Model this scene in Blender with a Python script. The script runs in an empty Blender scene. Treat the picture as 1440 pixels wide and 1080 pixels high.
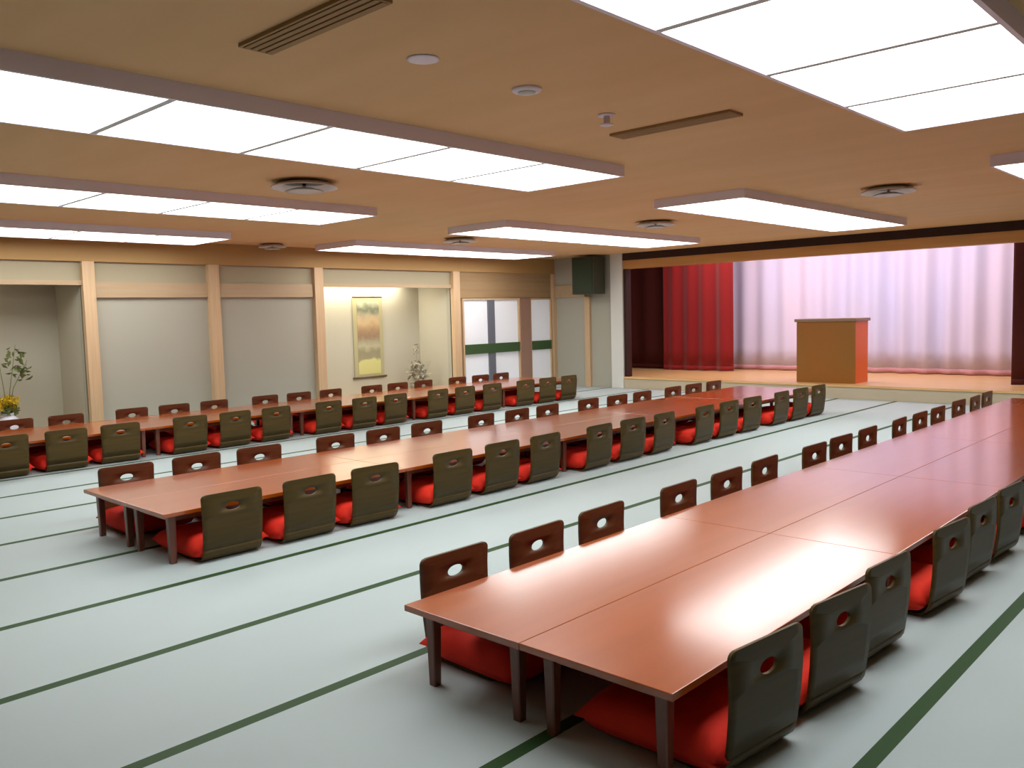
import bpy, bmesh, math, random
from mathutils import Vector, Matrix
random.seed(7)
C = bpy.context.scene.collection
PI = math.pi

# ------------------------------------------------------------------ materials
def mat(name, col, rough=.5, spec=.5, coat=0, bump=None, vary=None, emit=None, sheen=0, metal=0, coat_rough=.1):
    m = bpy.data.materials.new(name); m.use_nodes = True
    nt = m.node_tree; N = nt.nodes; L = nt.links
    b = N['Principled BSDF']
    b.inputs['Base Color'].default_value = (*col, 1)
    b.inputs['Roughness'].default_value = rough
    b.inputs['Specular IOR Level'].default_value = spec
    b.inputs['Metallic'].default_value = metal
    b.inputs['Coat Weight'].default_value = coat
    b.inputs['Coat Roughness'].default_value = coat_rough
    b.inputs['Sheen Weight'].default_value = sheen
    tc = N.new('ShaderNodeTexCoord')
    if vary:                                   # (col2, scale xyz, detail)
        mp = N.new('ShaderNodeMapping'); L.new(tc.outputs['Object'], mp.inputs[0])
        mp.inputs['Scale'].default_value = vary[1]
        nz = N.new('ShaderNodeTexNoise'); nz.inputs['Scale'].default_value = 1; nz.inputs['Detail'].default_value = vary[2]
        L.new(mp.outputs[0], nz.inputs['Vector'])
        rp = N.new('ShaderNodeValToRGB'); L.new(nz.outputs['Fac'], rp.inputs[0])
        rp.color_ramp.elements[0].position = .35; rp.color_ramp.elements[1].position = .68
        rp.color_ramp.elements[0].color = (*col, 1); rp.color_ramp.elements[1].color = (*vary[0], 1)
        L.new(rp.outputs[0], b.inputs['Base Color'])
    if bump:                                   # (scale xyz, strength, distance)
        mp = N.new('ShaderNodeMapping'); L.new(tc.outputs['Object'], mp.inputs[0])
        mp.inputs['Scale'].default_value = bump[0]
        nz = N.new('ShaderNodeTexNoise'); nz.inputs['Scale'].default_value = 1; nz.inputs['Detail'].default_value = 3
        L.new(mp.outputs[0], nz.inputs['Vector'])
        bp = N.new('ShaderNodeBump'); bp.inputs['Strength'].default_value = bump[1]; bp.inputs['Distance'].default_value = bump[2]
        L.new(nz.outputs['Fac'], bp.inputs['Height']); L.new(bp.outputs[0], b.inputs['Normal'])
    if emit:
        b.inputs['Emission Color'].default_value = (*emit[0], 1); b.inputs['Emission Strength'].default_value = emit[1]
    return m

M = {}
M['plaster'] = mat('plaster', (.41, .395, .325), .9, .2, bump=((60, 60, 60), .15, .002))
M['plaster_upper'] = mat('plaster_upper', (.40, .35, .24), .9, .2, bump=((60, 60, 60), .15, .002))
M['alcove_plaster'] = mat('alcove_plaster', (.48, .45, .36), .9, .2, bump=((40, 40, 40), .2, .002))
M['ceiling'] = mat('ceiling_board', (.66, .42, .21), .75, .25, vary=((.70, .455, .235), (.7, 3.0, 1), 3))
M['cornice'] = mat('cornice_wood', (.42, .26, .10), .6, .3, vary=((.44, .26, .10), (3, .5, 20), 3))
M['cedar'] = mat('pale_cedar', (.62, .43, .26), .5, .35, vary=((.55, .38, .22), (25, 25, 1.2), 3))
M['lintel'] = mat('lintel_wood', (.44, .32, .19), .5, .35, vary=((.48, .35, .22), (20, 1, 20), 3))
M['ranma'] = mat('transom_wood', (.36, .24, .125), .6, .3, vary=((.32, .20, .10), (20, 1, 20), 3))
M['table'] = mat('red_lacquered_wood', (.375, .068, .001), .34, .30, coat=1, coat_rough=.145,
                 vary=((.42, .080, .002), (9, .7, 9), 4))
M['table'].node_tree.nodes['Principled BSDF'].inputs['Coat IOR'].default_value = 1.62
M['table_leg'] = mat('red_lacquered_leg', (.16, .05, .03), .3, .5, vary=((.19, .065, .035), (30, 30, 3), 3))
M['veneer_front'] = mat('bentwood_front', (.115, .032, .012), .36, .35, vary=((.14, .045, .016), (6, 2, 40), 3))
M['veneer_back'] = mat('bentwood_back', (.088, .053, .012), .4, .22, vary=((.062, .042, .013), (5, 2, 30), 3), bump=((4, 4, 8), .1, .01))
M['cushion'] = mat('red_cushion_cloth', (.82, .040, .018), .75, .15, bump=((14, 14, 14), .35, .01), vary=((.72, .030, .016), (5, 5, 5), 2))
M['stitch'] = mat('cushion_tuft', (.42, .012, .012), .8)
M['housing'] = mat('light_housing', (.80, .74, .84), .5, .4)
M['diffuser'] = mat('lit_diffuser', (.8, .8, .8), .6, .3, emit=((.98, 1.0, .985), 7.0))
M['divider'] = mat('diffuser_divider', (.60, .62, .64), .5)
M['grille'] = mat('brown_grille', (.30, .17, .055), .6)
M['grille_dark'] = mat('grille_shadow_gap', (.22, .12, .045), .8)
M['diffuser_ring'] = mat('air_diffuser_paint', (.60, .58, .56), .5)
M['diffuser_dark'] = mat('air_diffuser_throat', (.22, .21, .20), .7)
M['lilac'] = mat('lilac_plastic', (.78, .72, .82), .4)
M['stage_wood'] = mat('stage_floor_wood', (.66, .40, .17), .35, .5, vary=((.74, .46, .2), (1, 14, 1), 3))
M['stage_face'] = mat('stage_front_board', (.50, .43, .31), .6, .3)
M['header_dark'] = mat('dark_header', (.030, .008, .005), .5, .3)
M['header_wood'] = mat('orange_header_beam', (.50, .23, .06), .45, .4, vary=((.56, .27, .08), (1, 12, 12), 3))
M['stage_inner'] = mat('stage_inner_wall', (.16, .12, .10), .9)
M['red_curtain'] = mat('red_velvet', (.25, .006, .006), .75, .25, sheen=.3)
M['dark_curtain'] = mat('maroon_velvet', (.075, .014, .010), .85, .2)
M['pale_curtain'] = mat('pale_lavender_curtain', (.62, .63, .86), .65, .3, vary=((.72, .65, .82), (1.2, 1, .25), 1))
M['hem'] = mat('pink_hem', (.60, .30, .32), .7)
M['podium_front'] = mat('podium_wood', (.30, .105, .008), .4, .4, vary=((.27, .11, .01), (2, 20, 2), 3))
M['podium_side'] = mat('podium_orange_side', (.78, .13, .006), .4, .4)
M['podium_top'] = mat('podium_top_edge', (.26, .16, .10), .4)
M['speaker'] = mat('speaker_cabinet', (.035, .04, .02), .6)
M['speaker_cloth'] = mat('speaker_grille_cloth', (.03, .045, .025), .9, bump=((300, 300, 300), .5, .002))
M['metal'] = mat('grey_metal', (.4, .4, .4), .35, metal=.8)
M['white_trim'] = mat('white_painted_edge', (.68, .68, .64), .5)
M['paper'] = mat('shoji_paper', (.80, .82, .86), .8, .2, emit=((.80, .86, .95), .12))  # slight glow put into the paper to stand for backlight
M['mullion'] = mat('grey_blue_frame', (.13, .14, .17), .5)
M['post_brown'] = mat('brown_post', (.30, .17, .12), .5)
M['green_band'] = mat('green_band', (.035, .085, .022), .6)
M['vase'] = mat('white_ceramic', (.75, .74, .85), .2, .5)
M['vase_grey'] = mat('grey_stoneware', (.28, .24, .20), .5)
M['yellow'] = mat('yellow_petals', (.75, .50, .02), .6, vary=((.62, .45, .02), (30, 30, 30), 2))
M['leaf'] = mat('leaf_green', (.14, .17, .05), .6)
M['twig'] = mat('grey_twig', (.26, .24, .17), .8)
M['foliage_grey'] = mat('dusty_foliage', (.30, .27, .20), .7)
M['roller'] = mat('scroll_roller', (.10, .06, .03), .4)
M['scroll_border'] = mat('scroll_border_silk', (.40, .36, .20), .8)

def tatami():
    m = mat('tatami', (.60, .66, .61), .6, .2)
    nt = m.node_tree; N = nt.nodes; L = nt.links; b = N['Principled BSDF']
    tc = N.new('ShaderNodeTexCoord'); sx = N.new('ShaderNodeSeparateXYZ'); L.new(tc.outputs['Object'], sx.inputs[0])
    def mth(op, a, bb=None, c=None):
        n = N.new('ShaderNodeMath'); n.operation = op
        for i, v in enumerate((a, bb, c)):
            if v is None: continue
            if isinstance(v, (int, float)): n.inputs[i].default_value = v
            else: L.new(v, n.inputs[i])
        return n.outputs[0]
    f = mth('FRACT', mth('DIVIDE', mth('ADD', sx.outputs[0], .985 + .905 * 40 + .4525), .905))
    d = mth('MULTIPLY', mth('ABSOLUTE', mth('SUBTRACT', f, .5)), .905)        # distance to cloth border line
    edge = mth('LESS_THAN', d, .029)
    nz = N.new('ShaderNodeTexNoise'); nz.inputs['Scale'].default_value = 1.0; nz.inputs['Detail'].default_value = 3
    mp = N.new('ShaderNodeMapping'); L.new(tc.outputs['Object'], mp.inputs[0]); mp.inputs['Scale'].default_value = (1.1, .55, 1)
    L.new(mp.outputs[0], nz.inputs['Vector'])
    mx = N.new('ShaderNodeMix'); mx.data_type = 'RGBA'; L.new(nz.outputs['Fac'], mx.inputs[0])
    mx.inputs[6].default_value = (.40, .478, .49, 1); mx.inputs[7].default_value = (.465, .54, .545, 1)
    m2 = N.new('ShaderNodeMix'); m2.data_type = 'RGBA'; L.new(edge, m2.inputs[0]); L.new(mx.outputs[2], m2.inputs[6])
    m2.inputs[7].default_value = (.024, .066, .018, 1)
    L.new(m2.outputs[2], b.inputs['Base Color'])
    wv = N.new('ShaderNodeTexWave'); wv.bands_direction = 'Y'; wv.inputs['Scale'].default_value = 60; wv.inputs['Distortion'].default_value = .6
    L.new(tc.outputs['Object'], wv.inputs['Vector'])
    bp = N.new('ShaderNodeBump'); bp.inputs['Strength'].default_value = .12; bp.inputs['Distance'].default_value = .002
    L.new(wv.outputs['Fac'], bp.inputs['Height']); L.new(bp.outputs[0], b.inputs['Normal'])
    return m
M['tatami'] = tatami()

def scroll_mat():
    m = mat('scroll_painting', (.5, .45, .3), .8)
    nt = m.node_tree; N = nt.nodes; L = nt.links; b = N['Principled BSDF']
    tc = N.new('ShaderNodeTexCoord'); sx = N.new('ShaderNodeSeparateXYZ'); L.new(tc.outputs['Object'], sx.inputs[0])
    nz = N.new('ShaderNodeTexNoise'); nz.inputs['Scale'].default_value = 5; nz.inputs['Detail'].default_value = 3
    L.new(tc.outputs['Object'], nz.inputs['Vector'])
    ad = N.new('ShaderNodeMath'); ad.operation = 'MULTIPLY_ADD'; ad.inputs[1].default_value = .30
    L.new(nz.outputs['Fac'], ad.inputs[0]); L.new(sx.outputs[2], ad.inputs[2])
    mr = N.new('ShaderNodeMapRange'); mr.inputs['From Min'].default_value = .15; mr.inputs['From Max'].default_value = 1.50
    L.new(ad.outputs[0], mr.inputs[0])
    r = N.new('ShaderNodeValToRGB'); L.new(mr.outputs[0], r.inputs[0]); cr = r.color_ramp
    stops = [(0, (.55, .52, .20)), (.20, (.58, .55, .22)), (.235, (.30, .27, .16)), (.33, (.27, .24, .14)), (.40, (.42, .38, .24)), (.48, (.34, .31, .20)),
             (.56, (.27, .17, .10)), (.63, (.36, .23, .12)), (.74, (.52, .37, .20)), (.82, (.42, .34, .22)), (.90, (.15, .17, .11)), (1, (.42, .41, .28))]
    while len(cr.elements) < len(stops): cr.elements.new(.5)
    for e, (p, c) in zip(cr.elements, stops): e.position = p; e.color = (*c, 1)
    L.new(r.outputs[0], b.inputs['Base Color'])
    return m
M['scroll'] = scroll_mat()

# ------------------------------------------------------------------ mesh helpers
def box(bm, x0, x1, y0, y1, z0, z1, bev=0, seg=1, mi=0):
    vs = [bm.verts.new((x, y, z)) for z in (z0, z1) for y in (y0, y1) for x in (x0, x1)]
    fs = [bm.faces.new([vs[i] for i in q]) for q in ((0, 2, 3, 1), (4, 5, 7, 6), (0, 1, 5, 4), (2, 6, 7, 3), (0, 4, 6, 2), (1, 3, 7, 5))]
    for f in fs: f.material_index = mi
    if bev:
        es = list({e for f in fs for e in f.edges})
        r = bmesh.ops.bevel(bm, geom=es, offset=bev, segments=seg, profile=.5, affect='EDGES')
        for f in r['faces']: f.material_index = mi
    return vs

def lathe(bm, prof, c=(0, 0, 0), n=24, cap=True):
    rings = []
    for r, z in prof:
        rings.append([bm.verts.new((c[0] + r * math.cos(2 * PI * i / n), c[1] + r * math.sin(2 * PI * i / n), c[2] + z)) for i in range(n)])
    for a, b in zip(rings, rings[1:]):
        for i in range(n):
            f = bm.faces.new((a[i], a[(i + 1) % n], b[(i + 1) % n], b[i])); f.smooth = True
    if cap:
        bm.faces.new(rings[0][::-1]); bm.faces.new(rings[-1])

def tube(bm, pts, r, n=6, r1=None):
    pts = [Vector(p) for p in pts]; rings = []
    for i, p in enumerate(pts):
        d = (pts[min(i + 1, len(pts) - 1)] - pts[max(i - 1, 0)]).normalized()
        a = d.orthogonal().normalized(); b = d.cross(a)
        rr = r if r1 is None else r + (r1 - r) * i / (len(pts) - 1)
        rings.append([bm.verts.new(p + (a * math.cos(2 * PI * k / n) + b * math.sin(2 * PI * k / n)) * rr) for k in range(n)])
    for a, b in zip(rings, rings[1:]):
        # align ring start to avoid twist
        for i in range(n):
            f = bm.faces.new((a[i], a[(i + 1) % n], b[(i + 1) % n], b[i])); f.smooth = True
    bm.faces.new(rings[0][::-1]); bm.faces.new(rings[-1])

def obj(name, bm, mats, parent=None):
    bmesh.ops.recalc_face_normals(bm, faces=bm.faces)
    me = bpy.data.meshes.new(name); bm.to_mesh(me); bm.free()
    for m in (mats if isinstance(mats, (list, tuple)) else [mats]): me.materials.append(M[m])
    o = bpy.data.objects.new(name, me); C.objects.link(o)
    if parent: o.parent = parent
    return o

def B(name, dims, m, parent=None, bev=0, seg=1):
    bm = bmesh.new(); box(bm, *dims, bev=bev, seg=seg)
    return obj(name, bm, m, parent)

def S(o): o['kind'] = 'structure'; return o

def tag(o, label, cat, group=None):
    o['label'] = label; o['category'] = cat
    if group: o['group'] = group
    return o

def thing(name, label, cat, loc=(0, 0, 0), rz=0, group=None):
    o = bpy.data.objects.new(name, None); C.objects.link(o)
    o.location = loc; o.rotation_euler = (0, 0, rz); o.empty_display_size = .1
    return tag(o, label, cat, group)

def dup(root, loc, rz, label, group):
    r = root.copy(); C.objects.link(r); r.location = loc; r.rotation_euler = (0, 0, rz)
    r['label'] = label; r['group'] = group
    for ch in list(root.children):
        c = ch.copy(); C.objects.link(c); c.parent = r
        for g in list(ch.children):
            d = g.copy(); C.objects.link(d); d.parent = c
    return r

ORD = ['first', 'second', 'third', 'fourth', 'fifth', 'sixth', 'seventh', 'eighth', 'ninth', 'tenth', 'eleventh', 'twelfth', 'thirteenth', 'fourteenth', 'fifteenth']

# ------------------------------------------------------------------ room shell
XW, XR, YB, YF, ZC = -11.5, 2.3, -2.0, 13.5, 2.595
S(B('floor', (XW - 1.2, XR + .15, YB - .15, YF, -.1, 0), 'tatami'))
S(B('ceiling', (XW - 1.2, XR + .15, YB - .15, YF + .14, ZC, ZC + .1), 'ceiling'))
S(B('wall_right', (XR, XR + .15, YB, YF, 0, ZC), 'stage_inner'))  # unseen right and back walls, given a dark colour to dim the foreground
S(B('wall_back', (XW - .15, XR + .15, YB - .15, YB, 0, ZC), 'stage_inner'))
# left wall: solid stretches between the alcoves, and the alcoves themselves
A1 = (1.6, 4.20); A2 = (7.84, 10.62)                # alcove openings along Y
AT = 2.01                                           # alcove top
AD = .90                                            # alcove depth
bm = bmesh.new()
for y0, y1 in ((YB, A1[0]), (A1[1], A2[0]), (A2[1], YF)): box(bm, XW - .12, XW, y0, y1, 0, AT)
S(obj('wall_left', bm, 'plaster'))
bm = bmesh.new(); box(bm, XW - .12, XW, YB, YF, AT, ZC)
S(obj('wall_left_upper', bm, 'plaster_upper'))
bm = bmesh.new()
for y0, y1 in (A1, A2):
    box(bm, XW - AD - .1, XW - AD, y0 - .1, y1 + .1, 0, 2.3)
    box(bm, XW - AD, XW - .12, y0 - .1, y0, 0, 2.3); box(bm, XW - AD, XW - .12, y1, y1 + .1, 0, 2.3)
    box(bm, XW - AD, XW - .12, y0, y1, 2.2, 2.3)
S(obj('wall_alcove', bm, 'alcove_plaster'))
bm = bmesh.new()
for y0, y1 in (A1, A2): box(bm, XW - AD, XW + .02, y0, y1, 0, .10)
S(obj('trim_1', bm, 'lintel'))                      # alcove sills
# cornice and lintel boards along the left wall
S(B('trim_2', (XW, XW + .06, YB, YF, 2.29, ZC), 'cornice'))
bm = bmesh.new()
for y0, y1 in ((4.35, 5.91), (6.07, 7.64)): box(bm, XW, XW + .05, y0, y1, 1.83, 2.03)
S(obj('trim_3', bm, 'lintel'))
bm = bmesh.new()
for y0, y1 in (A1, A2): box(bm, XW, XW + .04, y0, y1, 1.99, 2.05)
S(obj('trim_4', bm, 'lintel'))
S(B('trim_5', (XW, XW + .03, 10.78, YF, 1.81, 2.29), 'ranma'))     # board over the paper screens
n = 6
for y0, y1 in ((4.20, 4.35), (5.90, 6.06), (7.66, 7.82), (10.62, 10.78), (1.45, 1.6)):
    S(B('trim_%d' % n, (XW - .02, XW + .09, y0, y1, 0, 2.29), 'cedar')); n += 1
# cedar jamb on the front wall left of the stage + board over it
S(B('trim_%d' % n, (-10.63, -10.50, YF - .06, YF, 0, 1.80), 'cedar')); n += 1
S(B('trim_%d' % n, (XW, -10.63, YF - .04, YF, 1.80, 2.05), 'lintel')); n += 1
S(B('trim_%d' % n, (XW, XW + .1, YF - .1, YF, 0, 2.29), 'cedar')); n += 1

# paper screens in the left wall
def window(name, y0, y1, panes, frame, z0=.10, z1=1.80):
    bm = bmesh.new(); w = .035
    box(bm, XW, XW + .06, y0, y1, z0, z0 + .05); box(bm, XW, XW + .06, y0, y1, z1 - .03, z1)
    box(bm, XW, XW + .06, y0, y0 + w, z0 + .05, z1 - .03); box(bm, XW, XW + .06, y1 - w, y1, z0 + .05, z1 - .03)
    fr = S(obj(name, bm, frame))
    for a, b in panes:
        obj('pane', bmbox(XW + .01, XW + .03, a, b, z0 + .05, z1 - .03), 'paper', fr)
    obj('rail', bmbox(XW + .03, XW + .075, y0 + w, y1 - w, .76, .94), 'green_band', fr)
    return fr
def bmbox(*d):
    bm = bmesh.new(); box(bm, *d); return bm
w1 = window('window_1', 10.86, 12.42, ((10.90, 11.53), (11.70, 12.38)), 'cedar')
obj('mullion', bmbox(XW + .01, XW + .065, 11.53, 11.70, .15, 1.77), 'mullion', w1)
w2 = window('window_2', 12.72, 13.38, ((12.755, 13.345),), 'cedar')
S(B('trim_%d' % n, (XW, XW + .08, 12.42, 12.72, 0, 1.80), 'post_brown')); n += 1

# front wall, stage opening and stage
X0, X1 = -9.70, -3.03                               # stage opening
S(B('wall_front_left', (XW - .12, -9.98, YF, YF + .14, 0, ZC), 'plaster'))
S(B('wall_front_edge', (-9.98, X0, YF - .05, YF + .14, 0, ZC), 'white_trim'))
S(B('trim_%d' % n, (X0, XR, YF - .03, YF + .12, 2.46, ZC), 'header_dark')); n += 1
S(B('trim_%d' % n, (X0, XR, YF - .02, YF + .16, 2.30, 2.46), 'header_wood')); n += 1
S(B('trim_%d' % n, (X0, X0 + .07, YF - .01, YF + .14, .22, 2.30), 'header_dark')); n += 1
bm = bmesh.new(); box(bm, -12.4, X0, YF + .14, 17.0, 0, .22); box(bm, X0, XR + .15, YF, 17.0, 0, .22)
S(obj('floor_stage', bm, 'stage_wood'))
S(B('trim_%d' % n, (X0, XR, YF - .03, YF, 0, .19), 'stage_face')); n += 1
S(B('trim_%d' % n, (X0, XR, YF - .05, YF, .19, .225), 'stage_wood')); n += 1
S(B('wall_stage_back', (-12.4, XR + .15, 16.9, 17.0, .22, 3.3), 'stage_inner'))
S(B('wall_stage_left', (-12.4, -12.3, YF + .14, 16.9, .22, 3.3), 'stage_inner'))
S(B('wall_stage_right', (XR + .05, XR + .15, YF, 16.9, .22, 3.3), 'stage_inner'))
S(B('wall_stage_header', (-12.4, XR + .15, YF + .14, YF + .2, 2.46, 3.3), 'stage_inner'))
S(B('ceiling_stage', (-12.4, XR + .15, YF + .14, 17.0, 3.3, 3.4), 'stage_inner'))

# ------------------------------------------------------------------ curtains
def curtain(name, x0, x1, y, z0, z1, m, label, amp=.06, wl=.26, parts=None, thick=.012, seed=1):
    rnd = random.Random(seed)
    nx = int(abs(x1 - x0) / .03); nz = 8
    ph = [rnd.uniform(0, 6) for _ in range(4)]
    def off(x, t):
        a = amp * (.75 + .25 * math.sin(1.1 * x + ph[0]))
        k = 2 * PI / wl
        s = math.sin(k * x + 1.3 * math.sin(.9 * x + ph[1]) + (1 - t) * .25 * math.sin(3 * x + ph[2]))
        return a * (s + .35 * math.sin(.47 * k * x + ph[3])) * (.75 + .25 * (1 - t))
    def sheet(za, zb, nzz, dy=0.0):
        bm = bmesh.new(); front = []; back = []
        for j in range(nzz + 1):
            z = za + (zb - za) * j / nzz; t = (z - z0) / (z1 - z0)
            front.append([bm.verts.new((x0 + (x1 - x0) * i / nx, y - thick / 2 - dy + off(x0 + (x1 - x0) * i / nx, t), z)) for i in range(nx + 1)])
            back.append([bm.verts.new((x0 + (x1 - x0) * i / nx, y + thick / 2 + dy + off(x0 + (x1 - x0) * i / nx, t), z)) for i in range(nx + 1)])
        for g in (front, back):
            for j in range(nzz):
                for i in range(nx):
                    f = bm.faces.new((g[j][i], g[j][i + 1], g[j + 1][i + 1], g[j + 1][i])); f.smooth = True
        for i in range(nx):
            bm.faces.new((front[0][i], front[0][i + 1], back[0][i + 1], back[0][i]))
            bm.faces.new((front[-1][i], front[-1][i + 1], back[-1][i + 1], back[-1][i]))
        for j in range(nzz):
            bm.faces.new((front[j][0], front[j + 1][0], back[j + 1][0], back[j][0]))
            bm.faces.new((front[j][-1], front[j + 1][-1], back[j + 1][-1], back[j][-1]))
        return bm
    r = thing(name, label, 'curtain', ((x0 + x1) / 2, y, z0))
    def put(nm, bm, mm):
        bmesh.ops.translate(bm, verts=bm.verts, vec=(-(x0 + x1) / 2, -y, -z0)); return obj(nm, bm, mm, r)
    put('drape', sheet(z0 + .09, z1, nz), m)
    put('hem', sheet(z0, z0 + .09, 1, .002), parts or m)
    rail = bmesh.new(); tube(rail, [((x0 - .05), y, z1 + .02), ((x1 + .05), y, z1 + .02)], .02, 8); put('rail', rail, 'metal')
    return r
curtain('stage_curtain', -9.35, -1.2, 16.25, .23, 3.1, 'pale_curtain', 'pale lavender pleated backdrop curtain across the rear of the stage', .07, .42, 'hem', seed=3)
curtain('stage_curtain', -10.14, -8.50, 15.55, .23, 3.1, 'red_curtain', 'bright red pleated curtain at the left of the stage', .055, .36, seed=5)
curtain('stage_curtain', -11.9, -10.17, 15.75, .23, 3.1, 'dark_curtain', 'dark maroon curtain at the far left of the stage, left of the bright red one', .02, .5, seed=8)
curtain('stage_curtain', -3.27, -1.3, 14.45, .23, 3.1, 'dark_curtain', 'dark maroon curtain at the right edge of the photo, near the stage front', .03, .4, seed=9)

# podium
t = thing('podium', 'plain orange wooden podium standing near the front of the stage', 'podium', (-5.84, 14.03, .22))
def rel(bm, c): bmesh.ops.translate(bm, verts=bm.verts, vec=(-c[0], -c[1], -c[2])); return bm
pc = (-5.84, 14.03, .22)
obj('front_panel', rel(bmbox(-6.33, -5.35, 13.75, 13.78, .22, 1.23), pc), 'podium_front', t)
obj('side_panel', rel(bmbox(-5.38, -5.35, 13.78, 14.30, .22, 1.23), pc), 'podium_side', t)
obj('side_panel', rel(bmbox(-6.33, -6.30, 13.78, 14.30, .22, 1.23), pc), 'podium_side', t)
bm = bmesh.new(); box(bm, -6.36, -5.32, 13.72, 14.33, 1.23, 1.28, bev=.006)
obj('top', rel(bm, pc), 'podium_top', t)
obj('shelf', rel(bmbox(-6.30, -5.38, 13.80, 14.26, .75, .775), pc), 'podium_front', t)

# speaker hung beside the stage
sc = (-10.33, 13.22, 1.84)
t = thing('wall_speaker', 'dark boxy loudspeaker hung high on the wall left of the stage', 'speaker', sc)
bm = bmesh.new(); box(bm, -.27, .27, -.19, .17, .0, .72, bev=.015, seg=2); obj('cabinet', bm, 'speaker', t)
bm = bmesh.new(); box(bm, -.24, .24, -.205, -.19, .03, .69, bev=.005); obj('grille', bm, 'speaker_cloth', t)
bm = bmesh.new(); box(bm, -.06, .06, .17, .275, .3, .42); box(bm, -.12, .12, .265, .28, .22, .5); obj('bracket', bm, 'metal', t)

# ------------------------------------------------------------------ ceiling lights
ZL = 2.51
def ceiling_light(x0, x1, y0, y1, npan, label):
    c = ((x0 + x1) / 2, (y0 + y1) / 2, ZC)
    r = thing('ceiling_light', label, 'ceiling light', c, group='boxed panel lights on the ceiling')
    hx, hy, d = (x1 - x0) / 2, (y1 - y0) / 2, ZL - ZC
    bm = bmesh.new(); w = .022
    box(bm, -hx - w, -hx, -hy - w, hy + w, d, 0); box(bm, hx, hx + w, -hy - w, hy + w, d, 0)
    box(bm, -hx, hx, -hy - w, -hy, d, 0); box(bm, -hx, hx, hy, hy + w, d, 0)
    obj('housing', bm, 'housing', r)
    L = 2 * hy / npan
    for i in range(npan):
        a = -hy + i * L; g = .019
        obj('diffuser', bmbox(-hx, hx, a + (g if i else 0), a + L - (g if i < npan - 1 else 0), d + .006, d + .016), 'diffuser', r)
        if i: obj('divider', bmbox(-hx, hx, a - .019, a + .019, d + .002, d + .02), 'divider', r)
    return r
rows = ((-1.83, -.90, 'top right'), (-4.90, -3.94, 'second'), (-8.0, -7.02, 'third'), (-10.95, -9.98, 'leftmost'))
lab = {(0, 0): 'largest glowing white panel light, cut off at the top right', (0, 1): 'small corner of a lit panel light at the right edge, behind the largest one',
       (1, 0): 'long lit panel light running in from the upper left edge, topmost on the left', (1, 1): 'lit panel light over the tables, just left of the stage opening',
       (2, 0): 'lit panel light at left, middle one of the three long strips', (2, 1): 'lit strip light above the black speaker, middle of the three far ones',
       (3, 0): 'narrow lit strip light at left, lowest and nearest the alcove wall', (3, 1): 'lit strip light above the paper screens, lowest of the three far ones'}
for i, (a, b, _) in enumerate(rows):
    n0 = 5 if i == 1 else 4
    ceiling_light(a, b, 5.46 - .888 * n0, 5.46, n0, lab[(i, 0)])
    ceiling_light(a, b, 7.42, 11.76, 5, lab[(i, 1)])

# slots, air diffusers, detectors
def slot(x0, x1, y, label):
    r = thing('ceiling_slot_vent', label, 'air vent', ((x0 + x1) / 2, y, ZC), group='brown slot vents in the ceiling'); hx = (x1 - x0) / 2
    obj('backing', bmbox(-hx, hx, -.065, .065, -.006, -.0005), 'grille_dark', r)
    bm = bmesh.new()
    for k in range(4): box(bm, -hx, hx, -.06 + k * .034, -.06 + k * .034 + .024, -.018, -.006)
    obj('slat', bm, 'grille', r)
    bm = bmesh.new(); box(bm, -hx - .012, hx + .012, -.077, -.065, -.016, 0); box(bm, -hx - .012, hx + .012, .065, .077, -.016, 0)
    box(bm, -hx - .012, -hx, -.065, .065, -.016, 0); box(bm, hx, hx + .012, -.065, .065, -.016, 0)
    obj('frame', bm, 'grille', r)
slot(-3.22, -2.44, 1.93, 'dark brown slot vent in the ceiling, cut by the top edge')
slot(-3.28, -2.46, 4.53, 'faint brown slot vent in the ceiling, left of the largest light')
def air(x, y, rr, label):
    r = thing('ceiling_air_diffuser', label, 'air vent', (x, y, ZC), group='round air diffusers')
    bm = bmesh.new(); lathe(bm, [(rr * .55, -.001), (rr * .8, -.02), (rr, -.045), (rr, -.052), (rr * .93, -.05), (rr * .7, -.02), (rr * .55, -.001)], n=32, cap=False); obj('outer_ring', bm, 'diffuser_ring', r)
    bm = bmesh.new(); lathe(bm, [(.01, -.004), (rr * .72, -.008), (rr * .74, -.012), (.01, -.014)], n=32); obj('throat', bm, 'diffuser_dark', r)
    bm = bmesh.new(); lathe(bm, [(.02, -.05), (rr * .3, -.055), (rr * .55, -.075), (rr * .58, -.08), (rr * .3, -.075), (.02, -.07)], n=32); obj('cone', bm, 'diffuser_ring', r)
    bm = bmesh.new(); lathe(bm, [(.015, -.055), (.015, -.012)], n=8); obj('stem', bm, 'metal', r)
air(-6.05, 4.0, .27, 'round air diffuser between the two nearer long lights at left')
air(-6.05, 9.12, .25, 'round air diffuser at the left end of the light nearest the stage')
air(-9.02, 8.55, .25, 'round air diffuser left of the middle far strip light')
air(-11.1, 6.75, .2, 'small round air diffuser near the wall between the lowest two strip lights')
air(-3.0, 8.5, .25, 'round air diffuser right of the light nearest the stage')
bm = bmesh.new(); lathe(bm, [(.072, 0), (.074, -.003), (.06, -.007), (.005, -.008)], n=24)
o = obj('ceiling_sensor', bm, 'lilac'); o.location = (-2.89, 2.55, ZC); tag(o, 'flat round grey disc on the ceiling nearest the dark slot vent', 'ceiling sensor')
r = thing('smoke_detector', 'pale round detector on the ceiling, brightest of the small discs', 'smoke detector', (-2.92, 3.26, ZC))
bm = bmesh.new(); lathe(bm, [(.075, 0), (.076, -.008), (.068, -.016), (.005, -.02)], n=24); obj('base', bm, 'lilac', r)
bm = bmesh.new(); lathe(bm, [(.045, -.018), (.045, -.024), (.005, -.03)], n=20); obj('sensing_dome', bm, 'white_trim', r)
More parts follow.
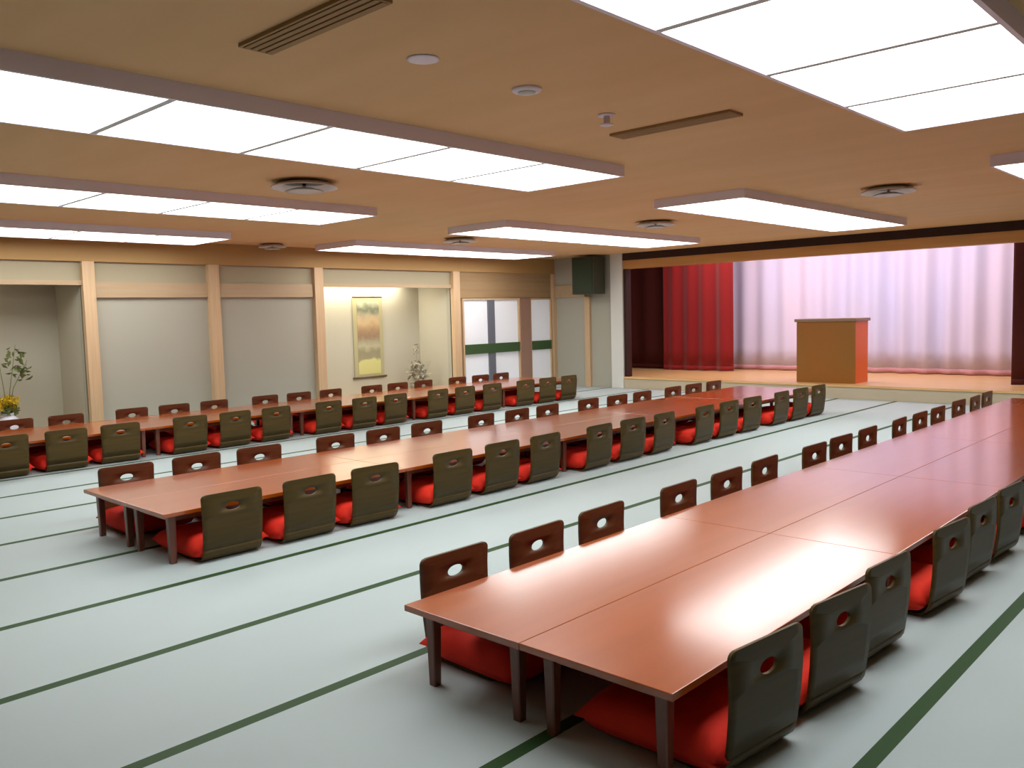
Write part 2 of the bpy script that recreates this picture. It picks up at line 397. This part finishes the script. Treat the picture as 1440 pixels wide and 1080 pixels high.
r = thing('ceiling_sprinkler', 'small lilac sprinkler head hanging beside the faint slot vent', 'sprinkler', (-2.99, 4.02, ZC))
bm = bmesh.new(); lathe(bm, [(.05, 0), (.05, -.008), (.005, -.012)], n=20); obj('collar', bm, 'lilac', r)
bm = bmesh.new(); lathe(bm, [(.018, -.01), (.018, -.05), (.04, -.055), (.04, -.06), (.004, -.064)], n=16); obj('nozzle', bm, 'lilac', r)

# ------------------------------------------------------------------ tables
TL, TW = 1.87, .62
def make_table():
    t = thing('low_table', 'x', 'table')
    bm = bmesh.new(); box(bm, -TW / 2 + .0008, TW / 2 - .0008, -TL / 2 + .0008, TL / 2 - .0008, .305, .33, bev=.0022, seg=2); obj('tabletop', bm, 'table', t)
    ex, ey = TW / 2 - .085, TL / 2 - .085
    bm = bmesh.new()
    for s in (-1, 1):
        box(bm, s * ex - .009, s * ex + .009, -ey, ey, .262, .305); box(bm, -ex + .009, ex - .009, s * ey - .009, s * ey + .009, .262, .305)
    obj('apron', bm, 'table_leg', t)
    for sx in (-1, 1):
        for sy in (-1, 1):
            bm = bmesh.new(); cx, cy = sx * (ex + .004), sy * (ey + .004)
            top = .024; bot = .018
            v0 = [bm.verts.new((cx + a * bot, cy + b * bot, 0)) for a, b in ((-1, -1), (1, -1), (1, 1), (-1, 1))]
            v1 = [bm.verts.new((cx + a * top, cy + b * top, .305)) for a, b in ((-1, -1), (1, -1), (1, 1), (-1, 1))]
            bm.faces.new(v0[::-1]); bm.faces.new(v1)
            for i in range(4): bm.faces.new((v0[i], v0[(i + 1) % 4], v1[(i + 1) % 4], v1[i]))
            bmesh.ops.bevel(bm, geom=[e for e in bm.edges if abs(e.verts[0].co.z - e.verts[1].co.z) > .1], offset=.004, segments=1, affect='EDGES')
            obj('leg', bm, 'table_leg', t)
    return t

# ------------------------------------------------------------------ legless chairs
def prof_point(s):
    """arc length s -> (x, z, nx, nz); x outward, seat on the floor then heel curve then back"""
    Ls, R, ang = .34, .075, math.radians(88)
    if s < Ls: return (-Ls - R + s + .0, .007, 0, 1)
    th = (s - Ls) / R
    if th < ang:
        return (-R + R * math.sin(th), .007 + R - R * math.cos(th), -math.sin(th), math.cos(th))
    q = s - Ls - R * ang
    # back: slightly bowed
    x0, z0 = -R + R * math.sin(ang), .007 + R - R * math.cos(ang)
    lean = math.radians(90) - ang
    x = x0 + q * math.sin(lean) + .012 * math.sin(min(1, q / .37) * PI)
    z = z0 + q * math.cos(lean)
    sl = lean + .012 * PI / .37 * math.cos(min(1, q / .37) * PI)
    return (x, z, -math.cos(sl), math.sin(sl))
SL = .34 + .075 * math.radians(88)                  # arc length where the back starts
def sheet_mesh(faces2d, verts2d, th=.011):
    bm = bmesh.new(); F = []; Bk = []
    for s, y in verts2d:
        x, z, nx, nz = prof_point(s)
        F.append(bm.verts.new((x + nx * th / 2, y, z + nz * th / 2))); Bk.append(bm.verts.new((x - nx * th / 2, y, z - nz * th / 2)))
    cnt = {}
    for f in faces2d:
        a = bm.faces.new([F[i] for i in f]); a.smooth = True; a.material_index = 0
        b = bm.faces.new([Bk[i] for i in reversed(f)]); b.smooth = True; b.material_index = 1
        for i in range(len(f)):
            k = (f[i], f[(i + 1) % len(f)]); cnt[k] = 1
    for (a, b) in list(cnt):
        if (b, a) not in cnt:
            q = bm.faces.new((F[b], F[a], Bk[a], Bk[b])); q.material_index = 1
    return bm
W = .39
def grid2d(s0, s1, ns, V, Fc, idx, ys, rfun):
    prev = None
    for j in range(ns + 1):
        s = s0 + (s1 - s0) * j / ns; row = []
        for y in ys:
            key = (round(s, 5), round(y, 5))
            if key not in idx: idx[key] = len(V); V.append((s, y * rfun(s)))
            row.append(idx[key])
        if prev:
            for i in range(len(ys) - 1): Fc.append((prev[i], prev[i + 1], row[i + 1], row[i]))
        prev = row
ys = [(-.5 + i / 12) * W for i in range(13)]
S_END = SL + .345
def rf(s):
    r = .03; w = W / 2
    flare = 1 + .04 * max(0, (s - SL)) / .345
    if s > S_END - .029: d = min(r, s - (S_END - r)); return flare * (w - r + math.sqrt(max(0, r * r - d * d))) / w
    if s < r: d = r - s; return (w - r + math.sqrt(max(0, r * r - d * d))) / w
    return flare
def make_chair():
    t = thing('legless_chair', 'x', 'chair')
    V, Fc, idx = [], [], {}
    grid2d(0, .05, 5, V, Fc, idx, ys, rf); grid2d(.05, .34, 3, V, Fc, idx, ys, rf)
    grid2d(.34, SL - .0001, 5, V, Fc, idx, ys, rf)
    obj('seat', sheet_mesh(Fc, V), ['veneer_front', 'veneer_back'], t)
    V, Fc, idx = [], [], {}
    a, b = SL + .19, SL + .315                      # patch holding the hand hole
    grid2d(SL, a, 3, V, Fc, idx, ys, rf); grid2d(b, S_END - .029, 1, V, Fc, idx, ys, rf); grid2d(S_END - .029, S_END, 8, V, Fc, idx, ys, rf)
    per = [(a, y) for y in ys] + [(a + (b - a) * k / 5, ys[-1]) for k in range(1, 5)] + [(b, y) for y in ys[::-1]] + [(b - (b - a) * k / 5, ys[0]) for k in range(1, 5)]
    cs = (a + b) / 2; rings = []
    for q in (0, .5, 1):
        ring = []
        for (s, y) in per:
            if q == 0:
                key = (round(s, 5), round(y, 5))
                if key not in idx: idx[key] = len(V); V.append((s, y * rf(s)))
                ring.append(idx[key]); continue
            an = math.atan2((s - cs) / (b - a) * 2, y / W * 2)
            es, ey = cs + .025 * math.sin(an), .048 * math.cos(an)
            ring.append(len(V)); V.append((s + (es - s) * q, y + (ey - y) * q))
        rings.append(ring)
    m = len(per)
    for r0, r1 in zip(rings, rings[1:]):
        for i in range(m): Fc.append((r0[i], r0[(i + 1) % m], r1[(i + 1) % m], r1[i]))
    obj('backrest', sheet_mesh(Fc, V), ['veneer_front', 'veneer_back'], t)
    return t

def make_cushion(seed):
    rnd = random.Random(seed); bm = bmesh.new(); n = 14; hx, hy, h = .285, .255, .15
    up, dn = {}, {}
    ph = [rnd.uniform(0, 6) for _ in range(4)]
    for i in range(n + 1):
        for j in range(n + 1):
            u, v = -1 + 2 * i / n, -1 + 2 * j / n
            pin = 1 - .05 * (1 - u * u) * abs(v) - .0
            x = hx * u * (1 - .06 * (1 - v * v) * abs(u) ** 3); y = hy * v * (1 - .06 * (1 - u * u) * abs(v) ** 3)
            e = (max(0, 1 - abs(u) ** 3.5) * max(0, 1 - abs(v) ** 3.5)) ** .36
            dim = .40 * math.exp(-((u * u + v * v) / .03))
            wr = .06 * math.sin(5 * u + ph[0]) * math.sin(4 * v + ph[1])
            z = h * .40 + h * .60 * e * (1 - dim + wr * .8)
            edge = i in (0, n) or j in (0, n)
            a = bm.verts.new((x, y, z if not edge else h * .40)); up[i, j] = a
            dn[i, j] = a if edge else bm.verts.new((x, y, h * .40 * (1 - min(1, e * 1.15))))
    for i in range(n):
        for j in range(n):
            for g, rev in ((up, 0), (dn, 1)):
                q = (g[i, j], g[i + 1, j], g[i + 1, j + 1], g[i, j + 1])
                f = bm.faces.new(q[::-1] if rev else q); f.smooth = True
    t = thing('floor_cushion', 'x', 'cushion')
    obj('cover', bm, 'cushion', t)
    bm = bmesh.new()
    for a in (0, PI / 2):
        tube(bm, [(-.025 * math.cos(a), -.025 * math.sin(a), .068), (0, 0, .064), (.025 * math.cos(a), .025 * math.sin(a), .068)], .003, 5)
    obj('tuft', bm, 'stitch', t)
    return t

rowdef = [(-1.96, 'right-hand row', 2.08), (-5.57, 'middle row', 2.19), (-9.93, 'far left row', 2.19)]
table0 = chair0 = None; cush = []
used_table = used_chair = False; cu = [False] * 3
for ri, (cx, rn, Y0) in enumerate(rowdef):
    for k in range(5):
        for s, sn in ((-1, 'left'), (1, 'right')):
            loc = (cx + s * TW / 2, Y0 + TL * (k + .5), 0)
            label = 'glossy red-brown low table, %s one of %s pair from %s end, %s' % (sn, ORD[4 - k if ri == 2 else k], 'stage' if ri == 2 else 'near', rn)
            if table0 is None: table0 = make_table(); table0.location = loc; table0['label'] = label; table0['group'] = 'low lacquered tables set end to end'
            else: dup(table0, loc, 0, label, 'low lacquered tables set end to end')
    for s, sn in ((-1, 'left'), (1, 'right')):
        for k in range(5):
            for q in range(3):
                i = k * 3 + q
                oe = (ORD[14 - i], 'stage') if ri == 2 else (ORD[i], 'near')
                rnd = random.Random(ri * 1000 + i * 7 + (s > 0) * 77)
                y = Y0 + TL * (k + .5) + (q - 1) * .552 + rnd.uniform(-.015, .015) + ((.05, -.02)[s > 0] if ri == 0 else .0)
                x = cx + s * (TW + ((.15, .20, .20)[ri] if s < 0 else (.10, .10, .10)[ri]) + rnd.uniform(-.012, .018))
                rz = (0 if s > 0 else PI) + (rnd.uniform(-.05, .05) if ri or s < 0 else rnd.uniform(-.14, -.04))
                label = 'brown bentwood legless chair, %s from %s end, %s side, %s' % (*oe, sn, rn)
                g = 'legless chairs along the low tables'
                if chair0 is None: chair0 = make_chair(); chair0.location = (x, y, 0); chair0.rotation_euler.z = rz; chair0['label'] = label; chair0['group'] = g
                else: dup(chair0, (x, y, 0), rz, label, g)
                label = 'red floor cushion on legless chair, %s from %s end, %s side, %s' % (*oe, sn, rn)
                g = 'red floor cushions on the legless chairs'
                yc = Y0 + TL * (k + .5); cy = yc + max(-.555, min(.555, y - yc))
                cl = (x - s * .300, cy, .0135); cr = rnd.uniform(-.05, .05) + rnd.choice((0, PI))
                v = i % 3
                if len(cush) <= v:
                    c = make_cushion(v); cush.append(c); c.location = cl; c.rotation_euler.z = cr; c['label'] = label; c['group'] = g
                else: dup(cush[v], cl, cr, label, g)

# ------------------------------------------------------------------ alcove contents
sr = thing('hanging_scroll', 'tall hanging scroll painting in the lit alcove', 'scroll painting', (XW - AD + .012, 9.40, .42))
bm = bmesh.new(); box(bm, 0, .006, -.33, .33, 0, 1.44); obj('silk_mount', bm, 'scroll_border', sr)
bm = bmesh.new(); box(bm, .006, .009, -.24, .25, .06, 1.36); obj('painting', bm, 'scroll', sr)
bm = bmesh.new(); tube(bm, [(.012, -.37, 0), (.012, .37, 0)], .018, 10); obj('bottom_roller', bm, 'roller', sr)
bm = bmesh.new(); tube(bm, [(.008, -.33, 1.44), (.008, .33, 1.44)], .008, 8); tube(bm, [(.008, -.15, 1.45), (.0, 0, 1.54), (.008, .15, 1.45)], .003, 5); obj('hanging_rod', bm, 'roller', sr)

def leafball(bm, c, r, n, size, rnd, squash=1):
    for _ in range(n):
        d = Vector((rnd.gauss(0, 1), rnd.gauss(0, 1), rnd.gauss(0, 1))).normalized() * r * rnd.uniform(.5, 1)
        p = Vector(c) + Vector((d.x, d.y, d.z * squash))
        a = Vector((rnd.gauss(0, 1), rnd.gauss(0, 1), rnd.gauss(0, 1))).normalized(); b = a.orthogonal().normalized(); nn = a.cross(b)
        k = size * rnd.uniform(.7, 1.2)
        vs = [bm.verts.new(p + v) for v in (-a * k, b * k * .45 + nn * k * .15, a * k, -b * k * .45 + nn * k * .15)]
        bm.faces.new(vs)
rnd = random.Random(4)
fa = thing('flower_arrangement', 'grey twiggy flower arrangement in a low pot right of the hanging scroll', 'flower arrangement', (-11.95, 10.15, .10))
bm = bmesh.new(); lathe(bm, [(.08, 0), (.11, .03), (.15, .12), (.14, .17), (.13, .17), (.12, .12), (.02, .06)], n=24); obj('pot', bm, 'vase_grey', fa)
bm = bmesh.new()
tube(bm, [(0, 0, .08), (.01, .0, .45), (-.01, -.02, .95)], .009, 6, .004)
for k in range(9):
    a = k * 2.4; rr = rnd.uniform(.12, .26)
    tube(bm, [(0, 0, .1), (rr * .5 * math.cos(a), rr * .5 * math.sin(a), .3), (rr * math.cos(a), rr * math.sin(a), rnd.uniform(.38, .62))], .006, 5, .003)
obj('branches', bm, 'twig', fa)
bm = bmesh.new()
leafball(bm, (0, 0, .32), .22, 150, .045, rnd, .7); leafball(bm, (0, .0, .48), .13, 60, .04, rnd); leafball(bm, (-.01, -.01, .80), .06, 22, .035, rnd, 2)
obj('leaves', bm, 'foliage_grey', fa)

fv = thing('flower_vase', 'white round vase with yellow flowers at the left edge, in the dim alcove', 'flower vase', (-12.0, 3.41, .10))
bm = bmesh.new(); lathe(bm, [(.07, 0), (.12, .04), (.145, .12), (.13, .20), (.07, .25), (.06, .27), (.075, .29), (.05, .29), (.045, .25)], n=28, cap=True); obj('vase_body', bm, 'vase', fv)
bm = bmesh.new()
for k in range(11):
    a = k * 2.4; rr = .03 + .012 * k
    tube(bm, [(0, 0, .22), (rr * .6 * math.cos(a), rr * .6 * math.sin(a), .34), (rr * math.cos(a), rr * math.sin(a), .42)], .004, 5)
for (yy, zz, xx) in ((.12, 1.15, .05), (.26, .95, .0), (-.1, 1.3, .0)):
    tube(bm, [(0, 0, .22), (xx * .4, yy * .3, .6), (xx, yy, zz)], .006, 5, .003)
obj('stems', bm, 'leaf', fv)
bm = bmesh.new()
for k in range(11):
    a = k * 2.4; rr = .03 + .012 * k
    c = Vector((rr * math.cos(a), rr * math.sin(a), .42 + .05 * math.sin(k * 1.7)))
    leafball(bm, c, .055, 26, .034, rnd)
obj('blossoms', bm, 'yellow', fv)
bm = bmesh.new()
leafball(bm, (0, .0, .33), .13, 50, .05, rnd, .5); leafball(bm, (.03, .1, .95), .13, 40, .045, rnd, 1.6); leafball(bm, (0, .22, .80), .10, 25, .045, rnd, 1.4)
obj('leaves', bm, 'leaf', fv)

# ------------------------------------------------------------------ lamps of the place
def area(name, loc, size, size_y, energy, col, rot=(0, 0, 0)):
    l = bpy.data.lights.new(name, 'AREA'); l.shape = 'RECTANGLE'; l.size = size; l.size_y = size_y; l.energy = energy; l.color = col
    o = bpy.data.objects.new(name, l); C.objects.link(o); o.location = loc; o.rotation_euler = rot; return o
area('stage_batten_light', (-6.2, 14.35, 3.1), 6.5, .4, 130, (1, .86, .94), (math.radians(22), 0, 0))
area('stage_batten_light', (-6.2, 15.3, 3.2), 6.5, .3, 45, (1, .74, .66), (math.radians(14), 0, 0))
area('alcove_light', (XW - .70, 9.1, 2.17), .12, 2.0, 42, (1, .93, .76), (0, 0, 0))
area('alcove_light', (XW - .72, 2.6, 2.17), .12, 1.2, 5, (1, .90, .62), (0, 0, 0))

w = bpy.data.worlds.new('World'); bpy.context.scene.world = w; w.use_nodes = True
w.node_tree.nodes['Background'].inputs[0].default_value = (.9, .95, 1, 1); w.node_tree.nodes['Background'].inputs[1].default_value = .0

# ------------------------------------------------------------------ camera
cam = bpy.data.cameras.new('camera'); co = bpy.data.objects.new('camera', cam); C.objects.link(co)
cam.sensor_width = 36; cam.lens = 1194.21 / 1440 * 36; cam.clip_end = 100; cam.clip_start = .05
r_ = Vector((.72883478, .68421658, -.0254468)); u_ = Vector((-.03638111, .07581296, .99645813)); f_ = Vector((-.68372237, .72532756, -.08014768))
mw = Matrix(((r_.x, u_.x, -f_.x, 0), (r_.y, u_.y, -f_.y, 0), (r_.z, u_.z, -f_.z, 1.46), (0, 0, 0, 1)))
co.matrix_world = mw
sc_ = bpy.context.scene; sc_.camera = co
vs = sc_.view_settings; vs.view_transform = 'Standard'; vs.look = 'None'; vs.gamma = 1; vs.exposure = -0.12
